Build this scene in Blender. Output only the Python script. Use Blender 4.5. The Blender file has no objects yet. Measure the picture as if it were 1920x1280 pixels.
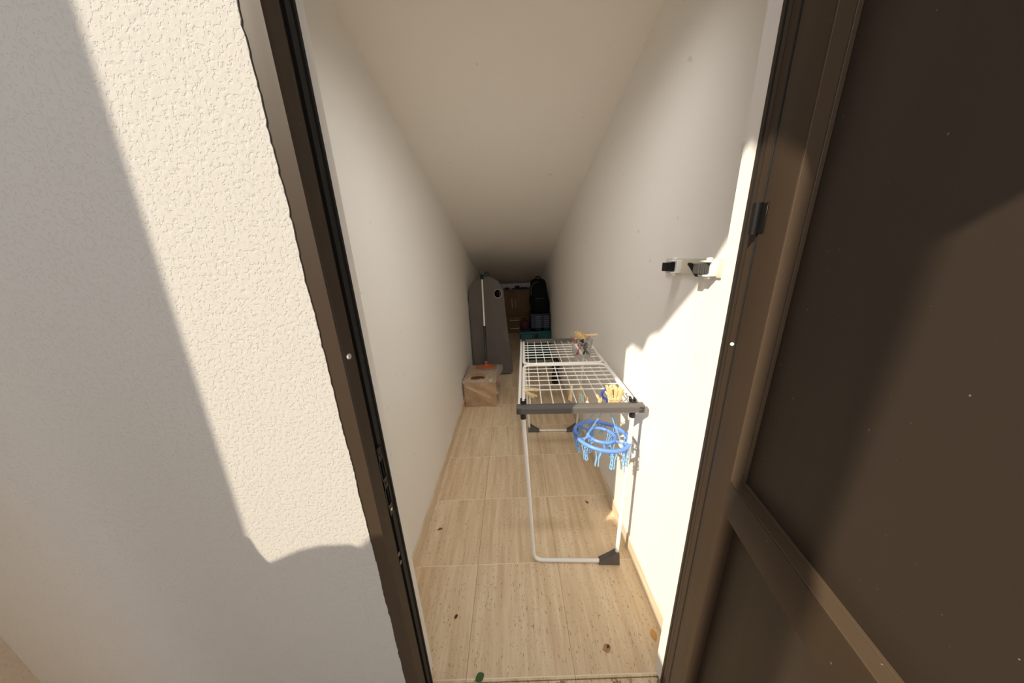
import bpy, bmesh, math, random
from mathutils import Vector, Matrix, Euler

random.seed(7)
SC = bpy.context.scene
SUN_E, SKY_E, FILL_E = 6.2, 1.12, 5.0
COL = SC.collection
PI = math.pi
W = 1.105                      # room width
CEIL0, CEILS = 2.642, 0.287    # sloped ceiling  z = CEIL0 - CEILS*y
YB = 5.82                      # back wall

# ------------------------------------------------------------------ camera
F_PX = 522.977
PITCH, ROLL, YAW = 0.290667, -0.043424, -0.006056
cam_pos = Vector((0.548, 0.0, 1.474))
cp, sp = math.cos(PITCH), math.sin(PITCH)
cy, sy = math.cos(YAW), math.sin(YAW)
FW = Vector((sy * cp, cy * cp, -sp))
RT = Vector((cy, -sy, 0))
UP = RT.cross(FW)
R2 = math.cos(ROLL) * RT + math.sin(ROLL) * UP
U2 = -math.sin(ROLL) * RT + math.cos(ROLL) * UP
cd = bpy.data.cameras.new('camera')
cd.sensor_width = 36.0
cd.lens = F_PX / 1920 * 36.0
cd.clip_start = 0.01
cam = bpy.data.objects.new('camera', cd)
COL.objects.link(cam)
cam.matrix_world = Matrix(((R2.x, U2.x, -FW.x, cam_pos.x), (R2.y, U2.y, -FW.y, cam_pos.y),
                           (R2.z, U2.z, -FW.z, cam_pos.z), (0, 0, 0, 1)))
SC.camera = cam

# ------------------------------------------------------------------ materials
def mat(name, base=(.8, .8, .8), rough=.5, metal=0., spec=.5, trans=0., ior=1.45, alpha=1., coat=0.):
    m = bpy.data.materials.new(name)
    m.use_nodes = True
    b = m.node_tree.nodes['Principled BSDF']
    b.inputs['Base Color'].default_value = (*base, 1)
    b.inputs['Roughness'].default_value = rough
    b.inputs['Metallic'].default_value = metal
    b.inputs['Specular IOR Level'].default_value = spec
    b.inputs['Transmission Weight'].default_value = trans
    b.inputs['IOR'].default_value = ior
    b.inputs['Alpha'].default_value = alpha
    b.inputs['Coat Weight'].default_value = coat
    return m

class NT:
    """small node-graph helper"""
    def __init__(s, m):
        s.t = m.node_tree
        s.b = s.t.nodes['Principled BSDF']
    def n(s, typ, ins=None, **kw):
        nd = s.t.nodes.new(typ)
        for k, v in kw.items():
            setattr(nd, k, v)
        for k, v in (ins or {}).items():
            if hasattr(v, 'is_linked') or isinstance(v, bpy.types.NodeSocket):
                s.t.links.new(v, nd.inputs[k])
            else:
                nd.inputs[k].default_value = v
        return nd
    def math(s, op, a, b=0., c=0.):
        return s.n('ShaderNodeMath', {0: a, 1: b, 2: c}, operation=op).outputs[0]
    def coord(s, scale=(1, 1, 1), loc=(0, 0, 0)):
        tc = s.n('ShaderNodeTexCoord')
        return s.n('ShaderNodeMapping', {'Vector': tc.outputs['Object'], 'Scale': scale, 'Location': loc}).outputs[0]
    def noise(s, vec, scale, detail=4., rough=.5):
        return s.n('ShaderNodeTexNoise', {'Vector': vec, 'Scale': scale, 'Detail': detail, 'Roughness': rough}).outputs[0]
    def ramp(s, fac, stops):
        r = s.n('ShaderNodeValToRGB', {'Fac': fac})
        e = r.color_ramp.elements
        e[0].position, e[0].color = stops[0][0], (*stops[0][1], 1)
        e[1].position, e[1].color = stops[-1][0], (*stops[-1][1], 1)
        for p, c in stops[1:-1]:
            x = e.new(p); x.color = (*c, 1)
        return r.outputs[0]
    def mix(s, fac, a, b, blend='MIX'):
        nd = s.n('ShaderNodeMix', None, data_type='RGBA', blend_type=blend)
        for k, v in ((0, fac), (6, a), (7, b)):
            if isinstance(v, bpy.types.NodeSocket):
                s.t.links.new(v, nd.inputs[k])
            else:
                nd.inputs[k].default_value = v if k == 0 else (*v, 1)
        return nd.outputs[2]
    def bump(s, h, strength, dist=.01):
        nd = s.n('ShaderNodeBump', {'Height': h, 'Strength': strength, 'Distance': dist})
        s.t.links.new(nd.outputs[0], s.b.inputs['Normal'])
    def base(s, c):
        s.t.links.new(c, s.b.inputs['Base Color'])
    def rough(s, c):
        s.t.links.new(c, s.b.inputs['Roughness'])

def painted_wall(name, col, scuffs=True):
    m = mat(name, col, .75, spec=.25)
    g = NT(m)
    v = g.coord()
    n1 = g.noise(v, 2.2, 5.)
    n2 = g.noise(g.coord((1, 1, 1), (3, 1, 7)), 14., 3.)
    c = g.mix(g.math('MULTIPLY', n1, .12), col, tuple(x * .82 for x in col))
    if scuffs:
        dots = g.math('GREATER_THAN', g.noise(v, 23., 1., .3), .80)
        c = g.mix(g.math('MULTIPLY', dots, .25), c, (.45, .41, .36))
    g.base(c)
    h = g.math('ADD', g.math('MULTIPLY', n2, .6), g.math('MULTIPLY', g.noise(v, 120., 2.), .15))
    g.bump(h, .12, .01)
    return m

M_WALL = painted_wall('white wall paint', (.88, .865, .835))
M_CEIL = painted_wall('white ceiling paint', (.88, .855, .815))

def stucco(name, col):
    m = mat(name, col, .85, spec=.2)
    g = NT(m)
    v = g.coord()
    w = g.n('ShaderNodeVectorMath', {0: v, 1: g.n('ShaderNodeVectorMath', {0: g.n('ShaderNodeTexNoise', {'Vector': v, 'Scale': 140., 'Detail': 2.}).outputs[1], 'Scale': .008},
             operation='SCALE').outputs[0]}, operation='ADD').outputs[0]
    vor = g.n('ShaderNodeTexVoronoi', {'Vector': w, 'Scale': 130., 'Randomness': 1.}, feature='SMOOTH_F1').outputs[0]
    n = g.noise(v, 150., 3.)
    # flat trowelled faces broken by short worm-shaped pits
    pit = g.n('ShaderNodeMapRange', {'Value': g.noise(w, 135., 2., .5), 1: .55, 2: .61}).outputs[0]
    nb = g.noise(v, 9., 4.)
    h = g.math('ADD', g.math('MULTIPLY', vor, -.25), g.math('ADD', g.math('MULTIPLY', n, .25), g.math('MULTIPLY', pit, -.5)))
    g.bump(h, .44, .004)
    g.base(g.mix(g.math('MULTIPLY', nb, .25), col, tuple(x * .86 for x in col)))
    return m
M_STUCCO = stucco('cream textured render', (.50, .485, .455))
M_STUCCO2 = stucco('beige textured render', (.60, .52, .43))

def travertine(name, dirt=0.):
    m = mat(name, (.7, .58, .42), .42, spec=.4)
    g = NT(m)
    tc = g.n('ShaderNodeTexCoord').outputs['Object']
    sx = g.n('ShaderNodeSeparateXYZ', {0: tc})
    X, Y = sx.outputs[0], sx.outputs[1]
    ux = g.math('DIVIDE', g.math('SUBTRACT', X, .322), .4)
    uy = g.math('DIVIDE', g.math('SUBTRACT', Y, 1.027), .4)
    fx = g.math('ABSOLUTE', g.math('SUBTRACT', g.math('FRACT', g.math('ADD', ux, .5)), .5))
    fy = g.math('ABSOLUTE', g.math('SUBTRACT', g.math('FRACT', g.math('ADD', uy, .5)), .5))
    gx = g.math('LESS_THAN', fx, .0035)
    gy = g.math('LESS_THAN', fy, .0045)
    # per-tile random offset so that the veining breaks at each joint
    tid = g.n('ShaderNodeCombineXYZ', {0: g.math('FLOOR', ux), 1: g.math('FLOOR', uy)})
    rnd = g.n('ShaderNodeTexWhiteNoise', {'Vector': tid.outputs[0]}, noise_dimensions='2D').outputs[1]
    off = g.n('ShaderNodeVectorMath', {0: tc, 1: g.n('ShaderNodeVectorMath', {0: rnd, 'Scale': 5.}, operation='SCALE').outputs[0]}, operation='ADD').outputs[0]
    st = g.n('ShaderNodeMapping', {'Vector': off, 'Scale': (26, 1.6, 1)}).outputs[0]
    st2 = g.n('ShaderNodeMapping', {'Vector': off, 'Scale': (90, 9, 1)}).outputs[0]
    st3 = g.n('ShaderNodeMapping', {'Vector': off, 'Scale': (210, 62, 1)}).outputs[0]
    a = g.noise(st, 1., 5., .6)
    b = g.noise(st2, 1., 3., .6)
    pits = g.noise(st3, 1., 3., .65)
    veins = g.ramp(a, [(.28, (.64, .47, .29)), (.5, (.81, .645, .435)), (.72, (.92, .79, .59))])
    c = g.mix(g.math('MULTIPLY', g.math('SUBTRACT', b, .30), .75), veins, (.52, .375, .23))
    band = g.math('GREATER_THAN', g.noise(st, .7, 2.), .40)
    pm = g.math('MULTIPLY', g.math('GREATER_THAN', pits, .635), band)
    c = g.mix(g.math('MULTIPLY', pm, .72), c, (.17, .115, .07))
    tint = g.n('ShaderNodeSeparateColor', {0: rnd}).outputs[0]
    c = g.mix(g.math('MULTIPLY', tint, .12), c, (.60, .47, .33))
    c = g.mix(g.math('MULTIPLY', gy, .8), c, (.93, .80, .60))
    dk = g.noise(tc, 7., 2.)
    c = g.mix(g.math('MULTIPLY', gx, g.math('MULTIPLY', dk, 1.5)), c, (.36, .27, .17))
    if dirt:
        d = g.noise(tc, 26., 6., .75)
        c = g.mix(g.math('MULTIPLY', g.math('GREATER_THAN', d, .56), dirt), c, (.13, .085, .06))
    g.base(c)
    gm = g.math('MAXIMUM', gx, gy)
    g.bump(g.math('SUBTRACT', g.math('MULTIPLY', pm, -.4), gm), .25, .003)
    g.rough(g.math('ADD', .34, g.math('MULTIPLY', a, .25)))
    return m
M_FLOOR = travertine('travertine floor tile')
M_PORCH = travertine('dirty travertine porch tile', .8)

def skirt_mat():
    m = mat('travertine skirting', (.66, .54, .40), .5)
    g = NT(m)
    c = g.ramp(g.noise(g.coord((3, 3, 40)), 2., 4.), [(.3, (.62, .50, .35)), (.7, (.78, .68, .53))])
    g.base(c)
    return m
M_SKIRT = skirt_mat()

def brown_metal(name, col, rough=.38, spec=.5):
    m = mat(name, col, rough, spec=spec)
    g = NT(m)
    v = g.coord((1, 1, .15))
    n = g.noise(v, 30., 4.)
    sp_ = g.math('GREATER_THAN', g.noise(g.coord(), 240., 1., .2), .83)
    c = g.mix(g.math('MULTIPLY', n, .3), col, tuple(x * .72 for x in col))
    c = g.mix(g.math('MULTIPLY', sp_, .35), c, (.42, .38, .33))
    g.base(c)
    g.rough(g.math('ADD', rough - .06, g.math('MULTIPLY', n, .15)))
    return m
M_BROWN = brown_metal('brown lacquered aluminium', (.048, .031, .019), .50, .3)
M_BROWNP = brown_metal('brown lacquered sheet', (.036, .025, .017), .45)
M_BLACKM = mat('black strike plate', (.018, .016, .015), .35, .5)
M_RUB = mat('black rubber', (.012, .012, .012), .6, spec=.3)
M_CHROME = mat('bright metal', (.75, .74, .72), .28, 1.)
M_WHITEP = mat('white lacquered tube', (.86, .85, .82), .3, coat=.3)
M_WIRE = mat('white coated wire', (.86, .85, .81), .35)
M_GREY = mat('dark grey plastic', (.115, .105, .10), .42)
M_BLKP = mat('black plastic', (.014, .013, .013), .4)
M_BLUE = mat('blue plastic', (.14, .30, .80), .33, spec=.5)
M_BLUEL = mat('light blue plastic', (.26, .55, .92), .3, trans=.15)
M_NAVY = mat('navy plastic hook', (.03, .06, .30), .35)
M_MINT = mat('mint plastic', (.55, .70, .62), .4)
M_REDP = mat('red plastic', (.42, .03, .05), .4)
M_ORANGE = mat('orange plastic', (.46, .125, .035), .45)
M_TEAL = mat('teal plastic', (.005, .075, .080), .4)
M_NAVYC = mat('navy crate plastic', (.008, .014, .036), .45)
M_SLATLIT = mat('pale slot-light plastic', (.10, .125, .18), .5)  # light coming through the crate slots put into the colour
M_MAROON = mat('dark red fabric', (.045, .005, .010), .8)
M_BAG = mat('black nylon', (.005, .005, .006), .85, spec=.2)
M_PIPING = mat('grey piping', (.09, .09, .10), .5)
M_HOLD = mat('ivory plastic', (.66, .61, .51), .35)
M_HOLDW = mat('white plastic', (.85, .84, .80), .4)
M_RUBSUN = mat('sunlit black ribbed rubber', (.06, .06, .06), .55)  # black rubber greyed, sunlight on the near grip put into the colour
M_CREAM = mat('cream plastic', (.62, .56, .40), .5)
M_SCUFF = mat('scuffed bare paint', (.24, .20, .16), .6)
M_BRONZELIT = brown_metal('bronze glazing bead, sun-lightened', (.098, .068, .044), .36)
M_MATTE = mat('matte black void', (.006, .006, .006), 1., spec=.05)
M_TIE = mat('twisted clear film', (.45, .36, .28), .25)
M_GREEN = mat('dark green plastic', (.012, .040, .030), .45)
M_STEEL = mat('brushed aluminium tube', (.86, .84, .80), .38, .45)

def wood(name, c1, c2, sc=(40, 40, 4), rough=.55):
    m = mat(name, c1, rough)
    g = NT(m)
    n = g.noise(g.coord(sc), 1., 4., .6)
    g.base(g.ramp(n, [(.3, c1), (.7, c2)]))
    g.bump(n, .08, .002)
    return m
M_PIN = wood('pale clothespin wood', (.70, .50, .22), (.82, .66, .37), (200, 200, 30))
M_PINO = wood('orange clothespin wood', (.62, .36, .13), (.72, .46, .20), (200, 200, 30))
M_OAK = wood('oak veneer', (.19, .105, .045), (.29, .17, .075), (50, 50, 6))

def card():
    m = mat('corrugated cardboard', (.46, .29, .16), .8, spec=.2)
    g = NT(m)
    n = g.noise(g.coord(), 6., 5., .6)
    n2 = g.noise(g.coord((4, 4, 90)), 3., 2.)
    g.base(g.mix(g.math('MULTIPLY', n2, .25), g.ramp(n, [(.3, (.42, .255, .135)), (.7, (.54, .36, .205))]), (.35, .21, .11)))
    return m
M_CARD = card()
M_CARDSHADE = mat('shade-dark cardboard inside', (.11, .050, .022), .9)
M_TAPE = mat('pale packing tape', (.58, .44, .28), .3)

def wrap():
    m = mat('cloudy plastic wrap', (.68, .63, .56), .22, spec=.6)
    g = NT(m)
    n = g.noise(g.coord((1, 1.5, 1.2)), 16., 6., .68)
    n2 = g.noise(g.coord((1, 1, 1.6), (.4, .2, .1)), 5., 3., .6)
    streak = g.n('ShaderNodeMapRange', {'Value': n, 1: .50, 2: .68, 3: 0., 4: .55}).outputs[0]
    patch = g.n('ShaderNodeMapRange', {'Value': n2, 1: .42, 2: .62, 3: .15, 4: 1.}).outputs[0]
    # film turns more opaque on faces pointing up or to the right
    nz = g.n('ShaderNodeSeparateXYZ', {0: g.n('ShaderNodeNewGeometry').outputs['True Normal']})
    lay = g.math('MAXIMUM', g.math('MAXIMUM', nz.outputs[0], nz.outputs[2]), 0.)
    a = g.math('ADD', g.math('MULTIPLY', streak, patch), g.math('ADD', .05, g.math('MULTIPLY', lay, .32)))
    g.t.links.new(g.math('MINIMUM', a, .8), g.b.inputs['Alpha'])
    g.bump(n, .8, .02)
    return m
M_WRAP = wrap()
M_CLEAR = mat('clear plastic', (.93, .95, .94), .12, trans=1., ior=1.12, alpha=.55)

def fabric(name, col):
    m = mat(name, col, .9, spec=.15)
    g = NT(m)
    n = g.noise(g.coord((1, 1, .55)), 7., 5., .6)
    t = g.noise(g.coord(), 180., 2.)
    g.base(g.mix(g.math('MULTIPLY', n, .4), col, tuple(x * .7 for x in col)))
    g.bump(g.math('ADD', n, g.math('MULTIPLY', t, .06)), .7, .03)
    return m
M_COVER = fabric('taupe grey cloth', (.165, .148, .135))
M_LEAFB = mat('dry brown leaf', (.20, .10, .035), .7)
M_LEAFD = mat('dark brown leaf', (.09, .035, .02), .7)
M_LEAFT = mat('tan leaf', (.42, .26, .13), .7)
M_LEAFO = mat('yellow orange leaf', (.62, .36, .11), .7)
M_LEAFG = mat('dark green leaf', (.06, .11, .03), .6)

# ------------------------------------------------------------------ mesh builder (world coordinates)
def fillet(pts, r, n=5):
    """round the inner corners of a polyline"""
    pts = [Vector(p) for p in pts]
    out = [pts[0]]
    for i in range(1, len(pts) - 1):
        p, a, b = pts[i], pts[i - 1], pts[i + 1]
        u, v = (a - p), (b - p)
        d = min(r, u.length * .49, v.length * .49)
        A, B = p + u.normalized() * d, p + v.normalized() * d
        for k in range(n + 1):
            t = k / n
            out.append((1 - t) ** 2 * A + 2 * t * (1 - t) * p + t * t * B)
    out.append(pts[-1])
    return out

class MB:
    def __init__(s):
        s.v, s.f, s.mi, s.cur = [], [], [], 0
    def add(s, vs, fs):
        o = len(s.v)
        s.v += [Vector(v) for v in vs]
        for f in fs:
            s.f.append([i + o for i in f]); s.mi.append(s.cur)
        return s
    def bm(s, b):
        b.verts.ensure_lookup_table()
        b.verts.index_update()
        s.add([v.co.copy() for v in b.verts], [[v.index for v in f.verts] for f in b.faces])
        b.free()
        return s
    def box(s, lo, hi, bevel=0., seg=2, M=None):
        b = bmesh.new()
        bmesh.ops.create_cube(b, size=1.)
        lo, hi = Vector(lo), Vector(hi)
        for v in b.verts:
            v.co = Vector([(lo[i] + hi[i]) / 2 + v.co[i] * (hi[i] - lo[i]) for i in range(3)])
        if bevel:
            bmesh.ops.bevel(b, geom=list(b.edges), offset=bevel, segments=seg, affect='EDGES', profile=.6)
        if M is not None:
            bmesh.ops.transform(b, matrix=M, verts=b.verts)
        return s.bm(b)
    def tube(s, pts, r, seg=8, closed=False, rs=None):
        pts = [Vector(p) for p in pts]
        n = len(pts)
        tan = []
        for i in range(n):
            if closed:
                t = pts[(i + 1) % n] - pts[i - 1]
            else:
                t = pts[min(i + 1, n - 1)] - pts[max(i - 1, 0)]
            tan.append(t.normalized())
        ref = Vector((0, 0, 1)) if abs(tan[0].z) < .9 else Vector((1, 0, 0))
        nor = (ref - tan[0] * ref.dot(tan[0])).normalized()
        vs = []
        for i in range(n):
            nor = (nor - tan[i] * nor.dot(tan[i]))
            nor = nor.normalized() if nor.length > 1e-6 else tan[i].orthogonal().normalized()
            bi = tan[i].cross(nor)
            rr = rs[i] if rs else r
            for k in range(seg):
                a = 2 * PI * k / seg
                vs.append(pts[i] + nor * (rr * math.cos(a)) + bi * (rr * math.sin(a)))
        fs = []
        m = n if closed else n - 1
        for i in range(m):
            j = (i + 1) % n
            for k in range(seg):
                l = (k + 1) % seg
                fs.append([i * seg + k, i * seg + l, j * seg + l, j * seg + k])
        if not closed:
            fs.append(list(range(seg))[::-1])
            fs.append([(n - 1) * seg + k for k in range(seg)])
        return s.add(vs, fs)
    def prism(s, poly, axis, lo, hi):
        """extrude a 2-D polygon along axis 0/1/2"""
        def P(a, b, h):
            return {0: (h, a, b), 1: (a, h, b), 2: (a, b, h)}[axis]
        n = len(poly)
        vs = [P(a, b, lo) for a, b in poly] + [P(a, b, hi) for a, b in poly]
        fs = [list(range(n))[::-1], [n + i for i in range(n)]]
        for i in range(n):
            j = (i + 1) % n
            fs.append([i, j, n + j, n + i])
        return s.add(vs, fs)
    def ring(s, c, R, r, M=None, seg=40, tseg=10):
        pts = []
        for k in range(seg):
            a = 2 * PI * k / seg
            p = Vector((R * math.cos(a), R * math.sin(a), 0))
            pts.append((M @ p if M is not None else p) + Vector(c))
        return s.tube(pts, r, tseg, True)
    def lathe(s, prof, c, seg=20, M=None):
        vs, fs = [], []
        for r, z in prof:
            for k in range(seg):
                a = 2 * PI * k / seg
                p = Vector((r * math.cos(a), r * math.sin(a), z))
                vs.append((M @ p if M is not None else p) + Vector(c))
        for i in range(len(prof) - 1):
            for k in range(seg):
                l = (k + 1) % seg
                fs.append([i * seg + k, i * seg + l, (i + 1) * seg + l, (i + 1) * seg + k])
        fs.append(list(range(seg))[::-1])
        fs.append([(len(prof) - 1) * seg + k for k in range(seg)])
        return s.add(vs, fs)
    def build(s, name, mats, parent=None, smooth=True, angle=40):
        me = bpy.data.meshes.new(name)
        vs = s.v
        if parent is not None:
            inv = ROOTM[parent.name].inverted()
            vs = [inv @ v for v in s.v]
        me.from_pydata([tuple(v) for v in vs], [], s.f)
        if not isinstance(mats, (list, tuple)):
            mats = [mats]
        for m in mats:
            me.materials.append(m)
        for p, i in zip(me.polygons, s.mi):
            p.material_index = i
        b = bmesh.new(); b.from_mesh(me)
        bmesh.ops.recalc_face_normals(b, faces=b.faces)
        for e in b.edges:
            e.smooth = len(e.link_faces) == 2 and e.calc_face_angle(0) < math.radians(angle)
        for f in b.faces:
            f.smooth = smooth
        b.to_mesh(me); b.free()
        o = bpy.data.objects.new(name, me)
        COL.objects.link(o)
        if parent is not None:
            o.parent = parent
            ROOTM[o.name] = ROOTM[parent.name]
        else:
            ROOTM[o.name] = Matrix.Identity(4)
        return o

ROOTM = {}
def tag(o, label=None, cat=None, group=None, kind=None):
    if label: o['label'] = label
    if cat: o['category'] = cat
    if group: o['group'] = group
    if kind: o['kind'] = kind
    return o
def thing(name, label, cat, M=None, loc=(0, 0, 0), group=None, kind=None):
    o = bpy.data.objects.new(name, None)
    COL.objects.link(o)
    o.empty_display_size = .05
    m = M if M is not None else Matrix.Translation(loc)
    o.matrix_world = m
    ROOTM[o.name] = m
    return tag(o, label, cat, group, kind)
def rebase(o, loc):
    """put a single-mesh thing's origin at its own base"""
    loc = Vector(loc)
    o.data.transform(Matrix.Translation(-loc))
    o.location = loc
    return o

# ------------------------------------------------------------------ the setting
def struct(o, label, cat):
    return tag(o, label, cat, kind='structure')

def cz(y):
    return CEIL0 - CEILS * y

b = MB(); b.box((-.05, .62, -.06), (W + .05, YB + .05, 0.))
struct(b.build('floor', M_FLOOR, smooth=False), 'beige travertine tile floor of the storage room', 'floor')
b = MB(); b.box((-1.6, -3.2, -.08), (3.0, .618, -.004))
struct(b.build('floor_porch', M_PORCH, smooth=False), 'dirt-speckled travertine threshold tiles in front of the doorway', 'floor')

def side_wall(x0, x1):
    b = MB()
    b.prism([(.64, -.05), (YB + .1, -.05), (YB + .1, cz(YB + .1) + .05), (.64, cz(.64) + .05)], 0, x0, x1)
    return b
struct(side_wall(-.10, 0.).build('wall_left', M_WALL, smooth=False), 'smooth white painted wall along the left of the storage room', 'wall')
struct(side_wall(W, W + .10).build('wall_right', M_WALL, smooth=False), 'smooth white painted wall on the right, partly sunlit', 'wall')
b = MB(); b.box((0., YB, 0), (W, YB + .1, cz(YB) + .03))
struct(b.build('wall_back', M_WALL, smooth=False), 'small dim white end wall behind the oak cabinet', 'wall')
b = MB()
b.prism([(.60, cz(.60)), (YB + .1, cz(YB + .1)), (YB + .1, cz(YB + .1) + .12), (.60, cz(.60) + .12)], 0, -.10, W + .10)
struct(b.build('ceiling', M_CEIL, smooth=False), 'white ceiling sloping down towards the back of the room', 'ceiling')

# front wall with the door opening: three slabs of one wall (render outside)
JL, JR, YF, YI, YS, HEAD = .187, 1.024, .500, .668, .4992, 2.08
b = MB()
# left slab with ragged render edge against the frame
zs = [i * .007 for i in range(0, 372)]
edge = []
for z in zs:
    edge.append((JL + .0030 + random.uniform(-.0007, .0007) + .0012 * math.sin(z * 31) * math.sin(z * 7.3) + (random.uniform(-.002, .001) if random.random() < .08 else 0), z))
poly = [(-.86, 0.)] + edge + [(-.86, zs[-1])]
b.prism(poly, 1, YS, YF + .002)
b.box((-.86, YF, 0), (JL, YI, 2.60))
b.box((JR + .011, YS, 0), (2.3, YF + .02, 2.60))
b.box((JR, YF + .02, 0), (1.16, YI - .028, 2.60))
b.box((1.16, YF + .02, 0), (2.3, YI - .028, 2.60))
b.box((JL, YS, HEAD), (JR + .011, YI, 2.60))
fw = b.build('wall_front', M_STUCCO, smooth=False)
struct(fw, 'rough cream rendered outside wall around the doorway', 'wall')
# smooth plastered reveals inside the opening
b = MB()
b.box((JL - .004, .60, 0), (JL + .002, YI + .001, HEAD))
struct(b.build('trim_1', M_WALL, smooth=False), 'narrow white plastered reveal beside the left door jamb', 'trim')
b = MB()
b.prism([(z_, y_) for z_, y_ in [(JR - .002, .585), (JR + .005, .585), (JR + .005, YI - .027), (JR - .002, YI - .027)]], 2, 0, HEAD)
struct(b.build('trim_2', M_WALL, smooth=False), 'narrow white plastered reveal beside the right door jamb', 'trim')

# skirting
def skirt(x0, x1, name, label, y0):
    b = MB()
    segs = [y0, 1.43, 1.83, 2.23, 2.63, 3.03, 3.43, 3.83, 4.23, 4.63, 5.03, 5.43, YB]
    for i in range(len(segs) - 1):
        t = (.0012 if i % 2 else 0.)
        lo = (min(x0, x1), segs[i] + .0012, 0); hi = (max(x0, x1), segs[i + 1] - .0012, .078 + (.002 if i % 3 == 1 else 0))
        if x0 == 0.:
            hi = (hi[0] + t, hi[1], hi[2])
        b.box(lo, hi, .002, 1)
    return struct(b.build(name, M_SKIRT, smooth=False), label, 'baseboard')
skirt(0., .010, 'baseboard_left', 'beige stone skirting along the foot of the left wall', .670)
skirt(W - .010, W, 'baseboard_right', 'beige stone skirting along the foot of the right wall', .642)

# ------------------------------------------------------------------ door frame
fr = thing('trim_3', 'dark brown metal door frame lining the opening', 'door frame', loc=(.19, .56, 0), kind='structure')
b = MB()
prof = [(JL - .001, YF + .001), (.221, YF + .001), (.222, .508), (.221, .543), (.212, .545), (.212, .562), (.206, .564), (.206, .592), (.199, .594), (.199, .606), (.193, .608), (.193, .624), (JL - .001, .624)]
b.prism(prof, 2, 0, HEAD)
jl = b.build('jamb', M_BROWN, fr, smooth=False)
b = MB()
prof = [(JR + .010, .503), (JR + .010, .604), (1.020, .604), (1.018, .592), (1.014, .592), (1.013, .580), (1.009, .578), (1.007, .562), (1.002, .560), (1.002, .5555), (.9985, .5555), (.9985, .549), (.9955, .5485), (.9955, .5425), (.9930, .542), (.9925, .534), (1.012, .534), (1.030, .503)]
b.prism(prof, 2, 0, HEAD)
jr = b.build('jamb', M_BROWN, fr, smooth=False)
b = MB(); b.box((JL, YF + .001, HEAD - .045), (JR + .01, .604, HEAD))
b.build('head', M_BROWN, fr, smooth=False)
b = MB()
b.tube([(1.0160, .586, 0.01), (1.0160, .586, HEAD - .05)], .0045, 8)
b.tube([(1.0035, .5595, 0.01), (1.0035, .5595, HEAD - .05)], .0028, 8)
b.tube([(.9915, .5305, 0.01), (.9915, .5305, HEAD - .05)], .0022, 6)
tag(b.build('gasket', M_RUB, jr), 'black rubber seal, widened for the shade in the rebate')
b = MB()
sec = [(.1875, .562), (.2180, .562), (.2180, .576), (.2145, .577), (.2145, .583), (.2125, .584), (.2125, .590), (.2155, .591), (.2155, .597), (.2085, .599), (.2085, .606), (.2050, .607), (.2050, .614), (.2000, .616), (.1985, .6255), (.1875, .6255)]
b.prism(sec, 2, .004, HEAD - .05)  # seal drawn wider than it is, darkening the shaded rebate
tag(b.build('gasket', M_RUB, jl), 'black rubber seal, widened for the shade in the rebate')
# strike plate: long black plate with two openings
b = MB()
X0 = .2125
zt, zb = 1.062, .862
X0 = .2185
for (z0, z1) in ((zb, .895), (.945, .975), (1.025, zt)):
    b.box((X0 - .004, .545, z0), (X0 + .0025, .570, z1), .0008, 1)
for (y0, y1) in ((.545, .5495), (.5655, .570)):
    b.box((X0 - .004, y0, zb), (X0 + .0025, y1, zt), .0008, 1)
sk = b.build('strike_plate', M_BLACKM, fr, smooth=False)
for z in (.878, .958, 1.041):
    b = MB(); b.lathe([(.004, 0), (.004, .0012), (.0025, .0018)], (0, 0, 0), 12)
    M = Matrix.Translation((X0 + .0025, .5575, z)) @ Matrix.Rotation(PI / 2, 4, 'Y')
    b.v = [M @ v for v in b.v]
    tag(b.build('screw', M_CHROME if z < .9 else M_BLACKM, sk), None)
b = MB()
M = Matrix.Translation((.2215, .519, 1.302)) @ Matrix.Rotation(PI / 2, 4, 'Y')
b.lathe([(.0065, 0), (.0065, .002), (.005, .004), (.0025, .004), (.0025, .002)], (0, 0, 0), 18)
b.v = [M @ v for v in b.v]
tag(b.build('plug', M_CHROME, fr), 'small white ringed screw plug')
b = MB()
M = Matrix.Translation((.992, .538, 1.288)) @ Matrix.Rotation(-PI / 2, 4, 'Y')
b.lathe([(.0038, 0), (.0038, .002), (.002, .004)], (0, 0, 0), 14); b.v = [M @ v for v in b.v]
tag(b.build('plug', M_HOLDW, fr), 'white screw plug')
b = MB()
for z in (.70, .73):
    b.box((.2200, .545, z), (.2215, .553, z + .010), .0006, 1)
tag(b.build('scratch', M_SCUFF, jl), 'pale scuffed paint')

# ------------------------------------------------------------------ door leaf, opened outwards on the right
A = math.radians(11)
hinge = Vector((.9895, .5275, 0))
du = Vector((-math.sin(A), -math.cos(A), 0))     # along the leaf towards the camera
dn = Vector((math.cos(A), -math.sin(A), 0))      # through the leaf, away from the camera
DM = Matrix(((du.x, dn.x, 0, hinge.x), (du.y, dn.y, 0, hinge.y), (0, 0, 1, 0), (0, 0, 0, 1)))
TH, LW, SW = .044, .80, .068
ZR0, ZR1, ZT = .940, 1.021, 2.03
door = thing('door_1', 'dark brown metal door standing open on the right', 'door', loc=hinge, kind='structure')
def leafpart(name, lo, hi, m, bev=.0015, parent=door):
    b = MB(); b.box(lo, hi, bev, 2); b.v = [DM @ v for v in b.v]
    return b.build(name, m, parent)
st1 = leafpart('stile', (0, 0, .012), (SW, TH, ZT), M_BROWN, .002)
leafpart('stile', (LW - SW, 0, .012), (LW, TH, ZT), M_BROWN, .002)
leafpart('rail', (SW, 0, ZT - .08), (LW - SW, TH, ZT), M_BROWN)
leafpart('rail', (SW, 0.0, ZR0), (LW - SW, TH, ZR1), M_BROWN, .002)
leafpart('rail', (SW, 0, .012), (LW - SW, TH, .10), M_BROWN)
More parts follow.
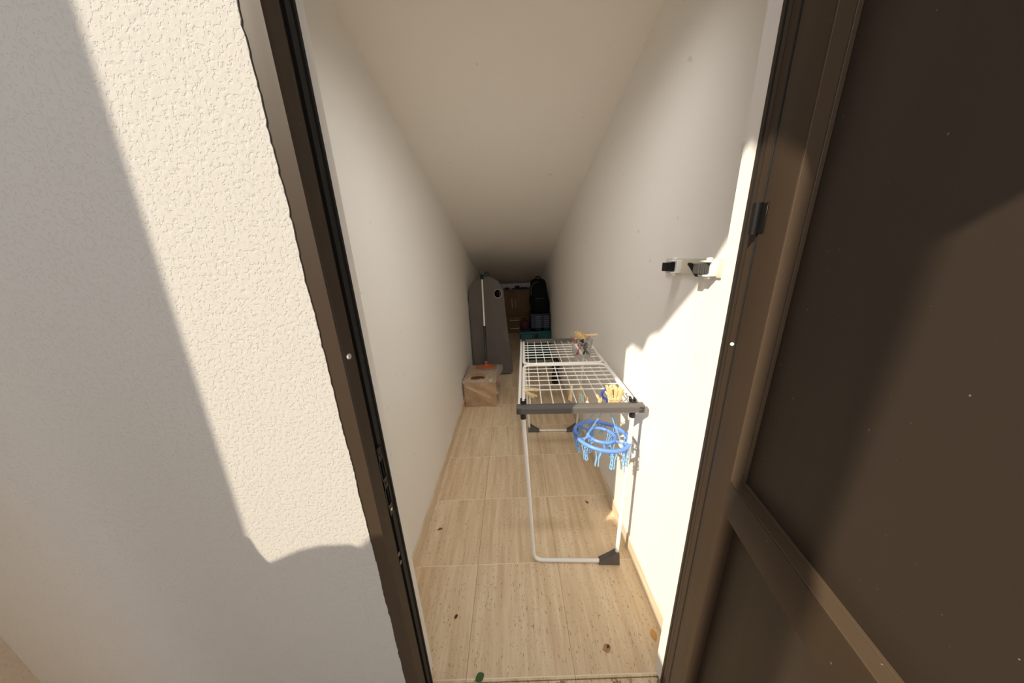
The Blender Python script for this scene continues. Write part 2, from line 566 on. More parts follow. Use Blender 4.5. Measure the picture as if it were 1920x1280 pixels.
up = leafpart('panel', (SW - .004, .027, ZR1 - .004), (LW - SW + .004, .036, ZT - .076), M_BROWNP, 0)
leafpart('panel', (SW - .004, .027, .096), (LW - SW + .004, .036, ZR0 + .004), M_BROWNP, 0)
# glazing bead round the upper panel, lightened for sun sheen on the returns
b = MB()
for lo, hi in (((SW - .001, .0015, ZR1 - .001), (SW + .0015, .027, ZT - .08)), ((SW + .0015, .021, ZR1), (SW + .0045, .027, ZT - .08)),
               ((SW, .0015, ZR1 - .001), (LW - SW, .027, ZR1 + .0015)), ((SW, .022, ZR1 + .0015), (LW - SW, .027, ZR1 + .0035))):
    b.box(lo, hi, .0005, 1)
b.v = [DM @ v for v in b.v]
tag(b.build('bead', M_BRONZELIT, up, smooth=False), 'bronze glazing bead, lightened for sun sheen')
for z in (1.496, 1.90):
    b = MB()
    c = DM @ Vector((-.004, -.006, z))
    b.tube([c, c + Vector((0, 0, .052))], .0075, 12)
    b.box((-.004, -.002, z + .002), (.016, .001, z + .05), .0005, 1, DM)
    tag(b.build('hinge', M_BLACKM, door), 'black hinge barrel')

# ------------------------------------------------------------------ porch side wall, plus unseen shapes added to shade the doorway
b = MB(); b.prism([(-.165, -.004), (.66, -.004), (.66, 3.0), (-.282, 3.0), (-.200, 1.6)], 0, -.98, -.86)
struct(b.build('wall_porch', M_STUCCO2, smooth=False), 'beige rendered side wall at the far left edge of the porch', 'wall')
b = MB()
prf = [(.168, -.004), (.168, 1.25), (.161, 1.212), (.150, 1.192), (.132, 1.192), (.087, 1.258), (.009, 1.386), (-.042, 1.457), (-.07, 1.475), (-.093, 1.477), (-.12, 1.53), (-.16, 1.615), (-.26, 1.635), (-1.05, 1.64), (-1.05, -.004)]
b.prism(prf, 0, -.52, -.45)  # unseen; top outline shaped to cast the low shade
struct(b.build('shade_parapet', M_STUCCO2, smooth=False), 'unseen rendered parapet shaped to cast the low shade left of the doorway', 'wall')
YE = -.30
prof = [(-1.7, 3.3), (-.95, 3.2), (-.80, 3.02), (-.70, 2.90), (-.667, 2.86), (-.60, 2.835), (-.537, 2.81), (-.50, 2.75), (-.463, 2.706), (-.42, 2.74), (-.363, 2.712), (-.34, 2.69), (-.25, 2.685), (-.156, 2.676), (-.09, 2.68), (-.025, 2.705), (.01, 2.73), (.04, 2.75), (.075, 2.70), (.10, 2.645), (.18, 2.50), (.25, 2.36), (.34, 2.14), (.42, 2.11), (.95, 2.11), (.96, 2.7), (2.2, 2.7)]
b = MB(); b.prism(prof + [(2.2, 3.5), (-1.7, 3.5)], 1, YE, YE + .09)  # unseen; lower edge shaped to cast the upper shade line
b.box((-1.7, YE + .05, 3.30), (2.2, .66, 3.42))
struct(b.build('shade_canopy', M_CEIL, smooth=False), 'unseen porch canopy, its edge shaped to cast the upper shade in the doorway', 'roof')
b = MB(); b.box((-.243, -.752, -.004), (-.158, -.672, 2.9))  # added only to cast the shade band on the door leaf
struct(b.build('shade_post', M_STUCCO2, smooth=False), 'unseen square post added behind the viewer to shade the open door', 'post')

# ------------------------------------------------------------------ clothes airer
ROT = math.radians(-2.7)
AM = Matrix.Translation((.556, 1.035, 0)) @ Matrix.Rotation(ROT, 4, 'Z')
airer = thing('clothes_airer', 'white folding clothes airer with grey end bars standing on the travertine floor', 'clothes airer', M=AM)
def A_(pts):
    return [AM @ Vector(p) for p in pts]
AW, AL, AZ = .500, .985, .866
def apart(name, m, fn, parent=airer, **kw):
    b = MB(); fn(b); b.v = [AM @ v for v in b.v]
    return b.build(name, m, parent, **kw)
# end bars: grey plastic channel section
def bar(y0, s):
    def f(b):
        sec = [(0, -.016), (0, .008), (.004, .014), (.014, .017), (.027, .017), (.027, .011), (.021, .009), (.021, -.010), (.014, -.016)]
        sec = [(y0 + s * a, AZ + c) for a, c in sec]
        b.prism(sec, 0, -.006, AW + .012)
        b.box((-.008, min(y0, y0 + s * .03), AZ - .019), (.016, max(y0, y0 + s * .03), AZ + .016), .002, 1)
        b.box((AW - .010, min(y0, y0 + s * .03), AZ - .019), (AW + .014, max(y0, y0 + s * .03), AZ + .016), .002, 1)
        b.box((.0, min(y0 - s * .0012, y0), AZ - .0035), (AW, max(y0 - s * .0012, y0), AZ + .0005))
    return f
tag(apart('end_bar', M_GREY, bar(-.010, 1), smooth=False), 'grey plastic end bar')
tag(apart('end_bar', M_GREY, bar(AL + .010, -1), smooth=False), 'grey plastic end bar')
# outer side rails
for x in (.004, AW - .004):
    apart('side_rail', M_WHITEP, lambda b, x=x: b.tube([(x, .004, AZ), (x, AL - .004, AZ)], .0075, 12))
# lengthwise wires
for i in range(9):
    x = AW * (i + 1) / 10
    apart('wire', M_WIRE, lambda b, x=x: b.tube([(x, .006, AZ - .002), (x, AL - .006, AZ - .002)], .0026, 8))
# two folded wings: U-tube with six cross wires each
ZW = AZ + .014
def wing(ya, yb, ys):
    w = apart('wing', M_WHITEP, lambda b: b.tube(fillet([(.022, ya, AZ + .006), (.022, ya + (yb - ya) * .15, ZW), (.022, yb, ZW), (AW - .022, yb, ZW), (AW - .022, ya + (yb - ya) * .15, ZW), (AW - .022, ya, AZ + .006)], .045, 7), .0075, 12))
    for y in ys:
        apart('wire', M_WIRE, lambda b, y=y: b.tube([(.024, y, ZW), (AW - .024, y, ZW)], .0028, 8), w)
    for x in (.022, AW - .022):
        def clip(b, x=x):
            yy = ya - (.006 if ya < .5 else -.006)
            b.box((x - .012, yy - .014, AZ - .028), (x + .012, yy + .014, AZ + .020), .003, 2)
            b.box((x - .014, yy - .004, AZ + .012), (x - .006, yy + .016, AZ + .034), .002, 1)
            b.box((x + .004, yy - .004, AZ + .012), (x + .012, yy + .016, AZ + .030), .002, 1)
        tag(apart('hinge_clip', M_BLKP, clip, w), 'black plastic hinge clip')
    def dots(b):
        for x in (AW * .36, AW * .52):
            b.lathe([(.002, 0), (.002, .001)], (x, yb - .002, ZW + .0072), 8)
    return w
wing(.030, .462, [.150, .201, .254, .305, .355, .404])
wing(AL - .030, .482, [AL - .150, AL - .200, AL - .250, AL - .300, AL - .350, AL - .399])
# two U-shaped legs with corner feet
def legs(yt, yb, sgn):
    lg = apart('leg_frame', M_WHITEP, lambda b: b.tube(fillet([(.018, yt, AZ - .018), (.050, yb, .012), (AW - .045, yb, .012), (AW - .022, yt, AZ - .018)], .050, 8), .0090, 14))
    for x, s in ((.018, 1), (AW - .022, -1)):
        tag(apart('collar', M_BLKP, lambda b, x=x: b.tube([(x, yt, AZ - .014), (x + s * .0015, yt, AZ - .052)], .0125, 12), lg), 'black plastic leg collar')
    return lg
def foot(lg, x, y, s):
    def f(b):
        prof = [(0, .001), (.100, .001), (.098, .020), (.080, .032), (.050, .052), (.022, .075), (.006, .078)]
        b.prism([(x + s * a, z) for a, z in prof], 1, y - .014, y + .014)
    tag(apart('corner_foot', M_GREY, f, lg, smooth=False), 'dark grey triangular plastic foot')
l1 = legs(.018, .000, 1)
foot(l1, AW - .030, .000, -1)
l2 = legs(AL - .018, AL + .115, -1)
foot(l2, .036, AL + .115, 1)
foot(l2, AW - .030, AL + .115, -1)

# ------------------------------------------------------------------ round blue peg hanger
hc = AM @ Vector((.368, .068, .690))
tilt = Matrix.Rotation(math.radians(5.5), 3, 'Y') @ Matrix.Rotation(math.radians(-3), 3, 'X')
hang = thing('peg_hanger', 'round blue plastic peg hanger hooked under the near end of the white airer', 'clothes hanger', loc=hc)
b = MB(); b.ring(hc, .119, .0085, tilt, 56, 10); outer = b.build('outer_ring', M_BLUE, hang)
b = MB(); b.ring(hc, .060, .0075, tilt, 40, 10); b.build('inner_ring', M_BLUE, hang)
for k in range(6):
    a = 2 * PI * k / 6 + .35
    b = MB()
    u = Vector((math.cos(a), math.sin(a), 0))
    b.tube([hc + tilt @ (u * .060), hc + tilt @ (u * .119)], .0045, 8)
    b.build('spoke', M_BLUE, hang)
hub = hc + Vector((.016, .0, .140))
b = MB(); b.lathe([(.006, -.012), (.014, -.010), (.016, 0), (.010, .008), (.006, .018)], hub, 16); b.build('hub', M_BLUE, hang)
hk = []
for t in range(19):
    a = -PI * .5 + t / 18 * PI * 1.45
    hk.append(hub + Vector((.001 + .024 * math.cos(-a + PI * .0) * -1 + .0, 0, .078 + .024 * math.sin(a) * 1)))
b = MB(); b.tube([hub + Vector((0, 0, .010)), hub + Vector((0, 0, .040))] + [hub + Vector((-.024 * math.sin(t), 0, .066 - .024 * math.cos(t))) for t in [i * PI * 1.45 / 16 for i in range(17)]], .0052, 10)
tag(b.build('hook', M_NAVY, hang), 'dark blue swivel hook')
for k in range(4):
    a = 2 * PI * k / 4 + .55
    u = Vector((math.cos(a), math.sin(a), 0))
    p0, p1 = hub + u * .012, hc + tilt @ (u * .117)
    b = MB()
    d = p1 - p0
    n = 12
    for i in range(n):
        q = p0 + d * ((i + .5) / n)
        m = d.normalized()
        side = (Vector((0, 0, 1)).cross(m)).normalized() if i % 2 else m.cross((Vector((0, 0, 1)).cross(m)).normalized())
        lk = []
        for j in range(10):
            t = 2 * PI * j / 10
            lk.append(q + m * (d.length / n * .62 * math.cos(t)) + side * (.0030 * math.sin(t)))
        b.tube(lk, .0009, 5, True)
    b.build('chain', M_BLUEL, hang)
def peg_mesh(b, M):
    n0 = len(b.v)
    for s in (-1, 1):
        # a flat blade with a window, opened below and pinched in the middle
        for x in (-.0045, .0045):
            b.tube([(x, s * .0085, .000), (x, s * .0035, -.022), (x, s * .0050, -.052)], .0016, 6)
        for t, z in ((.0085, -.001), (.0035, -.022), (.0045, -.038), (.0050, -.052)):
            b.box((-.0055, s * t - .0014, z - .0022), (.0055, s * t + .0014, z + .0022), .0006, 1)
    b.ring((0, 0, -.024), .0052, .0009, Matrix.Rotation(PI / 2, 3, 'Y'), 12, 5)
    b.tube([(0, 0, -.004), (0, 0, .012)], .0012, 6)
    for i in range(n0, len(b.v)):
        b.v[i] = M @ (b.v[i] * 1.22)
for k in range(12):
    a = 2 * PI * k / 12 + .12
    u = Vector((math.cos(a), math.sin(a), 0))
    p = hc + tilt @ (u * .119) + Vector((0, 0, -.012))
    b = MB()
    peg_mesh(b, Matrix.Translation(p) @ Euler((random.uniform(-.25, .25), random.uniform(-.25, .25), a + random.uniform(-.5, .5))).to_matrix().to_4x4())
    b.build('peg', M_BLUEL, hang)
for k in range(4):
    a = 2 * PI * k / 4 + .5
    u = Vector((math.cos(a), math.sin(a), 0))
    p = hc + tilt @ (u * .060) + Vector((0, 0, -.012))
    b = MB()
    peg_mesh(b, Matrix.Translation(p) @ Euler((random.uniform(-.2, .2), random.uniform(-.2, .2), a)).to_matrix().to_4x4())
    b.build('peg', M_BLUEL, hang)

# ------------------------------------------------------------------ clothespins
def pin_mesh():
    """jaws meet at +y end, handles at -y; 72 mm long, origin where it grips"""
    b = MB()
    for s in (-1, 1):
        poly = [(.010, s * .0006), (.0, s * .0018), (-.004, s * .0006), (-.024, s * .0010), (-.062, s * .0075),
                (-.062, s * .0130), (-.030, s * .0078), (-.012, s * .0074), (.006, s * .0060), (.011, s * .0030)]
        b.prism(poly, 2, -.0048, .0048)
    return b
pin_b = pin_mesh()
spr = MB()
c0 = []
for i in range(33):
    t = i / 32 * 4 * 2 * PI
    c0.append((-.021 + .0032 * math.cos(t), .0032 * math.sin(t), -.0042 + .0084 * i / 32))
spr.tube(c0, .0008, 5)
spr.tube([(-.018, 0, .0052), (-.012, .0082, .0052), (-.012, .0082, -.0052)], .0008, 5)
spr.tube([(-.018, 0, -.0052), (-.012, -.0082, -.0052), (-.012, -.0082, .0052)], .0008, 5)
pin_me = {}
def pin(M, m, label, group=None):
    key = m.name
    if key not in pin_me:
        o = MB(); o.v, o.f, o.mi = [v.copy() for v in pin_b.v], pin_b.f, pin_b.mi
        t = o.build('clothespin', m, smooth=False)
        s = MB(); s.v, s.f, s.mi = [v.copy() for v in spr.v], spr.f, spr.mi
        c = s.build('spring', M_CHROME)
        c.parent = t
        pin_me[key] = (t, c)
        first = True
    else:
        t0, c0_ = pin_me[key]
        t, c = t0.copy(), c0_.copy()
        COL.objects.link(t); COL.objects.link(c)
        c.parent = t
        for k in ('group',):
            if k in t: del t[k]
    t.matrix_world = M
    return tag(t, label, 'clothespin', group)
def pose(loc, dirv, up=(0, 0, 1)):
    """origin at grip; handles point along dirv (pin's -x), flat side normal to `up`"""
    x = -Vector(dirv).normalized()
    z = Vector(up)
    z = (z - x * z.dot(x)).normalized()
    y = z.cross(x)
    m = Matrix((x, y, z)).transposed().to_4x4()
    return Matrix.Translation(loc) @ m
def AP(x, y, z):
    return AM @ Vector((x, y, z))
pin(pose(AP(.028, .168, ZW + .002), (.9, -.25, -.05), (0, .3, 1)), M_PIN, 'pale wooden clothespin clipped to the left rail, upper of the two beside each other', 'loose wooden clothespins on the airer')
pin(pose(AP(.030, .125, ZW + .002), (.62, -.72, .02), (.1, .1, 1)), M_PIN, 'pale wooden clothespin clipped to the left rail, lower and slanting towards the grey end bar', 'loose wooden clothespins on the airer')
pin(pose(AP(.250, .195, AZ - .001), (-.12, -.25, -.95), (.9, .2, 0)), M_PIN, 'wooden clothespin hanging from a wire in the middle of the airer', 'loose wooden clothespins on the airer')
pin(pose(AP(.298, .205, AZ - .010), (.0, .5, -.8), (0, 1, .3)), M_PIN, 'wooden clothespin hanging end-on behind the middle one on the airer', 'loose wooden clothespins on the airer')
pin(pose(AP(.300, .075, AZ + .002), (-.25, -.45, -.85), (.8, -.6, 0)), M_PINO, 'orange-toned wooden clothespin beside the mint green one on the airer', 'loose wooden clothespins on the airer')
pin(pose(AP(.345, .034, AZ + .014), (.25, .95, -.10), (.2, 0, 1)), M_PIN, 'wooden clothespin standing just behind the middle of the grey end bar', 'loose wooden clothespins on the airer')
pin(pose(AP(.282, .100, AZ + .004), (-.02, -.15, -1), (.25, -1, 0)), M_MINT, 'mint green plastic clothespin hanging open-legged from a wire of the airer')
for i in range(8):
    x = .386 + .0095 * (i % 5) + .004 * (i // 5)
    y = .038 + .016 * (i // 5) + random.uniform(-.002, .002)
    pin(pose(AP(x, y, AZ + .006 + random.uniform(0, .006)), (random.uniform(-.10, .10) + .05 * (i % 5 - 2), random.uniform(-.1, .1), 1), (1, random.uniform(-.3, .3), 0)), M_PIN,
        'pale wooden clothespin in the upright bunch behind the right end of the near grey bar', 'bunch of clothespins at the right end of the near bar')

# ------------------------------------------------------------------ clear tub of pegs on the far half of the airer
jb = AP(.376, .606, ZW + .0035)
tub = thing('peg_tub', 'clear plastic tub full of clothespins on the far half of the airer', 'tub', loc=jb)
b = MB()
def rr(hw, r, z, n=5):
    pts = []
    for cx_, cy_, a0 in ((hw - r, hw - r, 0), (-hw + r, hw - r, PI / 2), (-hw + r, -hw + r, PI), (hw - r, -hw + r, 1.5 * PI)):
        for k in range(n + 1):
            a = a0 + PI / 2 * k / n
            pts.append(Vector((cx_ + r * math.cos(a), cy_ + r * math.sin(a), z)))
    return pts
rings = [rr(.046, .012, 0), rr(.055, .014, .105), rr(.058, .015, .106), rr(.058, .015, .109), rr(.0535, .014, .109), rr(.0445, .012, .0025)]
n = len(rings[0])
vs = [jb + p for r_ in rings for p in r_]
fs = [list(range(n))[::-1], [5 * n + i for i in range(n)]]
for q in range(5):
    for i in range(n):
        j = (i + 1) % n
        fs.append([q * n + i, q * n + j, (q + 1) * n + j, (q + 1) * n + i])
b.add(vs, fs)
b.build('tub_body', M_CLEAR, tub)
cols = [(M_PIN, 'pale wooden'), (M_PINO, 'orange-toned wooden')]
for i in range(9):
    a = i * 2.4
    r = .022 if i % 2 else .034
    loc = jb + Vector((r * math.cos(a), r * math.sin(a), .112 + .0045 * (i % 4)))
    d = (-math.cos(a + .5), -math.sin(a + .5), .10 + .12 * (i % 3))
    pin(pose(loc, d, (random.uniform(-.4, .4), random.uniform(-.4, .4), 1)), cols[i % 2][0], 'wooden clothespin heaped on top of the clear plastic tub', 'wooden clothespins heaped on the clear tub')
pin(pose(jb + Vector((.030, -.005, .128)), (1, -.15, .06), (0, .2, 1)), M_PIN, 'pale wooden clothespin sticking out over the right rim of the clear tub')
low = [(M_REDP, 'red plastic'), (M_HOLDW, 'white plastic'), (M_BLKP, 'black plastic'), (M_GREY, 'dark grey plastic'), (M_MINT, 'mint green plastic'), (M_REDP, 'red plastic'), (M_HOLDW, 'white plastic'), (M_GREEN, 'dark green plastic')]
seen = {}
for i, (m, nm) in enumerate(low):
    x = -.030 + .020 * (i % 4)
    y = -.030 if i < 4 else .006
    z = .024 if i < 4 else .052
    nth = seen.get(nm, 0); seen[nm] = nth + 1
    lab = nm + ' clothespin inside the clear tub' + ((', low against its front' if nth == 0 else ', further back in the heap') if nm.split()[0] in ('red', 'white') else '')
    pin(pose(jb + Vector((x, y, z)), ((-1) ** i * .35, .5, .55), (1, .2, .4)), m, lab, 'plastic clothespins inside the tub')

# ------------------------------------------------------------------ wrapped carton by the left wall
cb = (.19, 2.80, 0)
cart = thing('cardboard_box', 'cardboard carton wrapped in cloudy plastic on the floor by the left wall', 'box', loc=cb)
bx0, bx1, by0, by1, bz = .018, .352, 2.605, 3.05, .285
b = MB()
b.box((bx0, by0, .001), (bx1, by1, bz), .006, 2)
crt = b.build('carton', M_CARD, cart)
b = MB()
pts = []
for k in range(20):
    a = 2 * PI * k / 20
    pts.append((.155 + .078 * math.cos(a), 2.690 + .048 * math.sin(a)))
b.prism(pts, 2, bz - .001, bz + .0015)  # no hole cut; the shade inside is painted as a flat disc
tag(b.build('hand_hole_disc', M_CARDSHADE, crt), 'dark disc painted as the shaded opening in the carton top')
b = MB()
b.box((.02, by0 - .0015, .24), (.30, by0 + .001, .262))
Mt = Matrix.Translation((.19, by0 - .001, .15)) @ Matrix.Rotation(math.radians(30), 4, 'Y') @ Matrix.Translation((-.19, -by0 + .001, -.251))
b.v = [Mt @ v for v in b.v]
tag(b.build('tape', M_TAPE, crt), 'pale strip of packing tape')
b = MB()
# loose wrap: a subdivided, crumpled shell
bm_ = bmesh.new()
bmesh.ops.create_cube(bm_, size=1.)
bmesh.ops.subdivide_edges(bm_, edges=list(bm_.edges), cuts=11, use_grid_fill=True)
for v in bm_.verts:
    p = v.co.copy()
    q = Vector((p.x * (bx1 - bx0 + .024), p.y * (by1 - by0 + .03), (p.z + .5) * (bz + .028)))
    top = max(0., p.z)
    rnd = max(abs(p.x), abs(p.y))
    q.z -= .030 * (max(0, rnd - .36) / .14) * (top / .5) ** 2
    q.x += .010 * math.sin(14 * p.z + 9 * p.y) + random.uniform(-.004, .004)
    q.y += .008 * math.sin(13 * p.z + 11 * p.x) + random.uniform(-.004, .004)
    if p.z > .4: q.z += random.uniform(-.002, .006)
    if p.x > .3: q.x += .045 * max(0, p.z + .30) * (.35 + max(0, p.y + .5))
    q += Vector(((bx0 + bx1) / 2 + .003, (by0 + by1) / 2, 0))
    q.x = max(q.x, .004)
    if p.z < -.45: q.z = .0015
    if p.y < -.45: q.y = min(q.y, by0 - .003)
    if p.x > .45: q.x = max(q.x, bx1 + .004)
    v.co = q
# the film is torn open over the hand hole
bmesh.ops.delete(bm_, geom=[f for f in bm_.faces if f.calc_center_median().z > bz - .02 and
                 ((f.calc_center_median().x - .155) / .095) ** 2 + ((f.calc_center_median().y - 2.690) / .062) ** 2 < 1], context='FACES')
b.bm(bm_)
tag(b.build('plastic_wrap', M_WRAP, cart, angle=70), 'crumpled cloudy plastic wrap')
b = MB()
kn = Vector((.285, 2.665, bz + .022))
b.ring(kn, .022, .006, Matrix.Rotation(1.2, 3, 'X'), 18, 6)
b.tube([kn + Vector((-.02, 0, 0)), kn + Vector((-.045, -.02, -.005))], .005, 6)
tag(b.build('tie', M_TIE, cart), 'twisted plastic knot')

# ------------------------------------------------------------------ ironing board in a grey cover, upright against the left wall
ib = thing('ironing_board', 'tall ironing board in a taupe grey cover standing upright by the left wall', 'ironing board', loc=(.25, 3.47, 0))
def lean(z):
    return 3.425 + .050 * z
def outline():
    pts = [(.045, .012), (.012, .10), (.010, .40), (.012, .80), (.016, .87), (.030, .905), (.012, .95), (.006, 1.03)]
    for k in range(13):
        a = PI - PI * k / 12
        pts.append((.232 + .222 * math.cos(a), 1.045 + .232 * math.sin(a)))
    pts += [(.458, .98), (.462, .86), (.482, .60), (.505, .35), (.522, .12), (.520, .05), (.49, .012)]
    out = []
    for i, p in enumerate(pts):
        q = pts[(i + 1) % len(pts)]
        m = max(1, int(math.hypot(q[0] - p[0], q[1] - p[1]) / .045))
        out += [(p[0] + (q[0] - p[0]) * k / m, p[1] + (q[1] - p[1]) * k / m) for k in range(m)]
    return out
b = MB()
ol = outline()
cxx, czz = .25, .65
def rumple(x, z):
    return (.006 * math.sin(9 * z + 3 * x) * math.sin(14 * x + 2.1) + .004 * math.sin(23 * z - 11 * x) + .003 * math.sin(37 * x + 16 * z)
            + .010 * math.exp(-((z - .90 - .35 * (x - .05)) / .030) ** 2) * max(0, 1 - x / .20)
            + .006 * math.exp(-((z - .62 + .25 * x) / .022) ** 2) * min(1, x / .2))
vs, fs = [], []
n = len(ol)
lay = [(.010, .026, 0), (0., .016, 0), (0., -.014, 0), (.004, -.022, .3), (.014, -.026, .6)]
for ins, yo, am in lay:
    for x, z in ol:
        d = Vector((cxx - x, czz - z)).normalized() * ins
        xx, zz = x + d.x, max(z + d.y, .004)
        vs.append((xx, lean(zz) + yo + am * rumple(xx, zz), zz))
rows = len(lay)
for k in range(1, 12):
    f = 1 - k / 12
    for x, z in ol:
        d = Vector((cxx - x, czz - z)).normalized() * .014
        # shrink towards a spine, not a point, so the sheet keeps its shape
        sx_, sz_ = cxx, min(max(z, .22), 1.05)
        xx, zz = sx_ + (x + d.x - sx_) * f, max(sz_ + (z + d.y - sz_) * f, .006)
        vs.append((xx, lean(zz) - .027 + rumple(xx, zz), zz))
    rows += 1
for q in range(rows - 1):
    for i in range(n):
        j = (i + 1) % n
        fs.append([q * n + i, q * n + j, (q + 1) * n + j, (q + 1) * n + i])
fs.append(list(range(n))[::-1])
fs.append([(rows - 1) * n + i for i in range(n)])
b.add(vs, fs)
b.build('cover', M_COVER, ib, angle=60)
hx, hz = .378, 1.062
hy = lean(hz) - .0300
b = MB()
pts = [(hx + .046 * math.cos(2 * PI * k / 24), hz + .052 * math.sin(2 * PI * k / 24)) for k in range(24)]
b.prism(pts, 1, hy - .004, hy + .012)  # solid disc, black painted in for the dark inside the opening
op = tag(b.build('hand_opening_disc', M_MATTE, ib), 'black oval disc painted as the dark opening near the top right of the cover')
b = MB(); b.tube([(x, hy - .004, z) for x, z in pts], .0024, 8, True)
tag(b.build('rim', M_CREAM, op), 'thin cream rim')
b = MB()
for dx in (.018, .030):
    b.box((hx + dx - .002, hy - .0052, hz - .036 + dx * .3), (hx + dx + .002, hy - .002, hz + .036 - dx * .3))
b.build('strut', M_PIPING, op, smooth=False)
b = MB()
for k in range(3):
    b.tube([(.04, 3.50, .012), (.03, 3.545, .45), (.05, 3.56, .95)], .011, 8)
b.tube(fillet([(.05, 3.515, .012), (.10, 3.56, .70), (.38, 3.56, .70), (.44, 3.515, .012)], .04), .010, 8)
tag(b.build('leg_frame', M_BLKP, ib), 'black folded leg tubes behind the cover')

# ------------------------------------------------------------------ telescopic pole resting on the carton
pl = thing('telescopic_pole', 'telescopic mop pole, silver above and black below, leaning on the grey ironing board', 'pole', loc=(.230, 2.930, .318))
P0, P1 = Vector((.232, 2.925, .325)), Vector((.205, 3.372, 1.262))
PM = P0.lerp(P1, .44)
b = MB(); b.tube([P0, PM], .0135, 12); b.tube([PM - (P1 - P0).normalized() * .03, PM], .0165, 12)
tag(b.build('lower_tube', M_BLKP, pl), 'black lower tube')
b = MB(); b.tube([PM, P1], .0098, 12)
tag(b.build('upper_tube', M_STEEL, pl), 'bright aluminium upper tube')
b = MB()
d = (P1 - P0).normalized()
b.tube([P1 - d * .02, P1 + d * .035], .019, 12)
b.box(P1 + Vector((-.03, -.018, .03)), P1 + Vector((.030, .012, .058)), .006, 2)
cl = tag(b.build('clamp_head', M_BLKP, pl), 'black clamp head')
b = MB()
b.ring(P1 + Vector((.055, -.004, .046)), .021, .008, Matrix.Rotation(PI / 2, 3, 'X'), 18, 8)
b.tube([P1 + Vector((.015, 0, .05)), P1 + Vector((.08, -.008, .062))], .009, 8)
tag(b.build('grip', M_GREEN, cl), 'dark green grip')
b = MB()
b.box((.115, 2.875, .316), (.345, 2.935, .326), .004, 2)
hd = tag(b.build('mop_head', M_ORANGE, pl), 'orange flat mop head')
b = MB()
b.prism([(.205, .325), (.285, .325), (.262, .352), (.232, .368), (.222, .352)], 1, 2.885, 2.925)
b.tube([(.232, 2.915, .34), P0 + d * .05], .017, 10)
b.build('socket', M_ORANGE, hd)

# ------------------------------------------------------------------ oak cabinet at the end of the room
cab = thing('oak_cabinet', 'low oak veneer cabinet with two doors at the end of the room', 'cabinet', loc=(.56, 5.62, 0))
cx0, cx1, cy0, cy1, cz0 = .17, 1.00, 5.47, 5.80, .885
b = MB()
b.box((cx0, cy0 + .018, .0), (cx1, cy1, cz0 - .022))
b.box((cx0 - .012, cy0 - .01, cz0 - .022), (cx1 + .012, cy1, cz0), .004, 2)
b.build('body', M_OAK, cab, smooth=False)
for x0, x1, hx_ in ((cx0 + .004, .581, .549), (.586, cx1 - .004, .618)):
    b = MB()
    z0, z1 = .372, .858
    fw_ = .058
    b.box((x0, cy0, z0), (x0 + fw_, cy0 + .018, z1), .003, 1)
    b.box((x1 - fw_, cy0, z0), (x1, cy0 + .018, z1), .003, 1)
    b.box((x0 + fw_, cy0, z0), (x1 - fw_, cy0 + .018, z0 + fw_), .003, 1)
    b.box((x0 + fw_, cy0, z1 - fw_), (x1 - fw_, cy0 + .018, z1), .003, 1)
    b.box((x0 + fw_ + .012, cy0 + .004, z0 + fw_ + .012), (x1 - fw_ - .012, cy0 + .016, z1 - fw_ - .012), .006, 2)
    b.box((x0 + fw_ - .002, cy0 + .012, z0 + fw_ - .002), (x1 - fw_ + .002, cy0 + .017, z1 - fw_ + .002))
    dr = b.build('door', M_OAK, cab, smooth=False)
    b = MB()
    b.tube(fillet([(hx_, cy0, .525), (hx_, cy0 - .028, .525), (hx_, cy0 - .028, .705), (hx_, cy0, .705)], .015), .006, 8)
    tag(b.build('handle', M_STEEL, dr), 'pale bow handle')
for z0, z1 in ((.035, .195), (.203, .360)):
    b = MB()
    b.box((cx0 + .004, cy0, z0), (cx1 - .004, cy0 + .018, z1), .004, 2)
    dr = b.build('drawer', M_OAK, cab, smooth=False)
    b = MB()
    zz = (z0 + z1) / 2
    b.tube(fillet([(.50, cy0, zz), (.50, cy0 - .026, zz), (.67, cy0 - .026, zz), (.67, cy0, zz)], .015), .006, 8)
    b.build('handle', M_STEEL, dr)
b = MB(); b.box((.425, 5.52, cz0), (.50, 5.60, cz0 + .035), .008, 2)
rebase(tag(b.build('small_box', M_MAROON), 'flat dark red box on the oak cabinet, next to the grey board', 'box'), (.46, 5.56, cz0))
b = MB(); b.lathe([(.016, 0), (.020, .003), (.020, .026), (.012, .034), (.012, .040)], (.535, 5.53, cz0), 16)
rebase(tag(b.build('white_pot', M_CREAM), 'small pale pot on top of the oak cabinet', 'pot'), (.535, 5.53, cz0))
b = MB(); b.lathe([(.045, 0), (.050, .004), (.050, .035), (.040, .050), (.034, .056), (.034, .064)], (.66, 5.55, cz0), 20)
rebase(tag(b.build('dark_tin', M_BLKP), 'small dark tin on top of the oak cabinet', 'tin'), (.66, 5.55, cz0))
b = MB(); b.box((.73, 5.52, cz0), (.86, 5.62, cz0 + .030), .008, 2)
rebase(tag(b.build('dark_tray', M_BLKP), 'flat dark tray on the oak cabinet beside the black bag', 'tray'), (.80, 5.57, cz0))

# ------------------------------------------------------------------ stack at the right: teal box, navy crate, black bag, dark red bag
tb = thing('storage_box', 'teal plastic storage box on the floor under the navy crate', 'storage box', loc=(.88, 4.06, 0))
b = MB()
b.box((.655, 3.90, .001), (1.085, 4.24, .405), .014, 3)
for k in range(4):
    x = .70 + k * .115
    b.box((x, 3.893, .05), (x + .018, 3.905, .37), .004, 1)
b.build('body', M_TEAL, tb)
b = MB(); b.box((.645, 3.888, .402), (1.092, 4.252, .440), .010, 3)
b.build('lid', M_TEAL, tb)
b = MB(); b.box((.84, 3.874, .350), (.91, 3.896, .415), .005, 2)
tag(b.build('latch', M_BLKP, tb), 'dark latch')

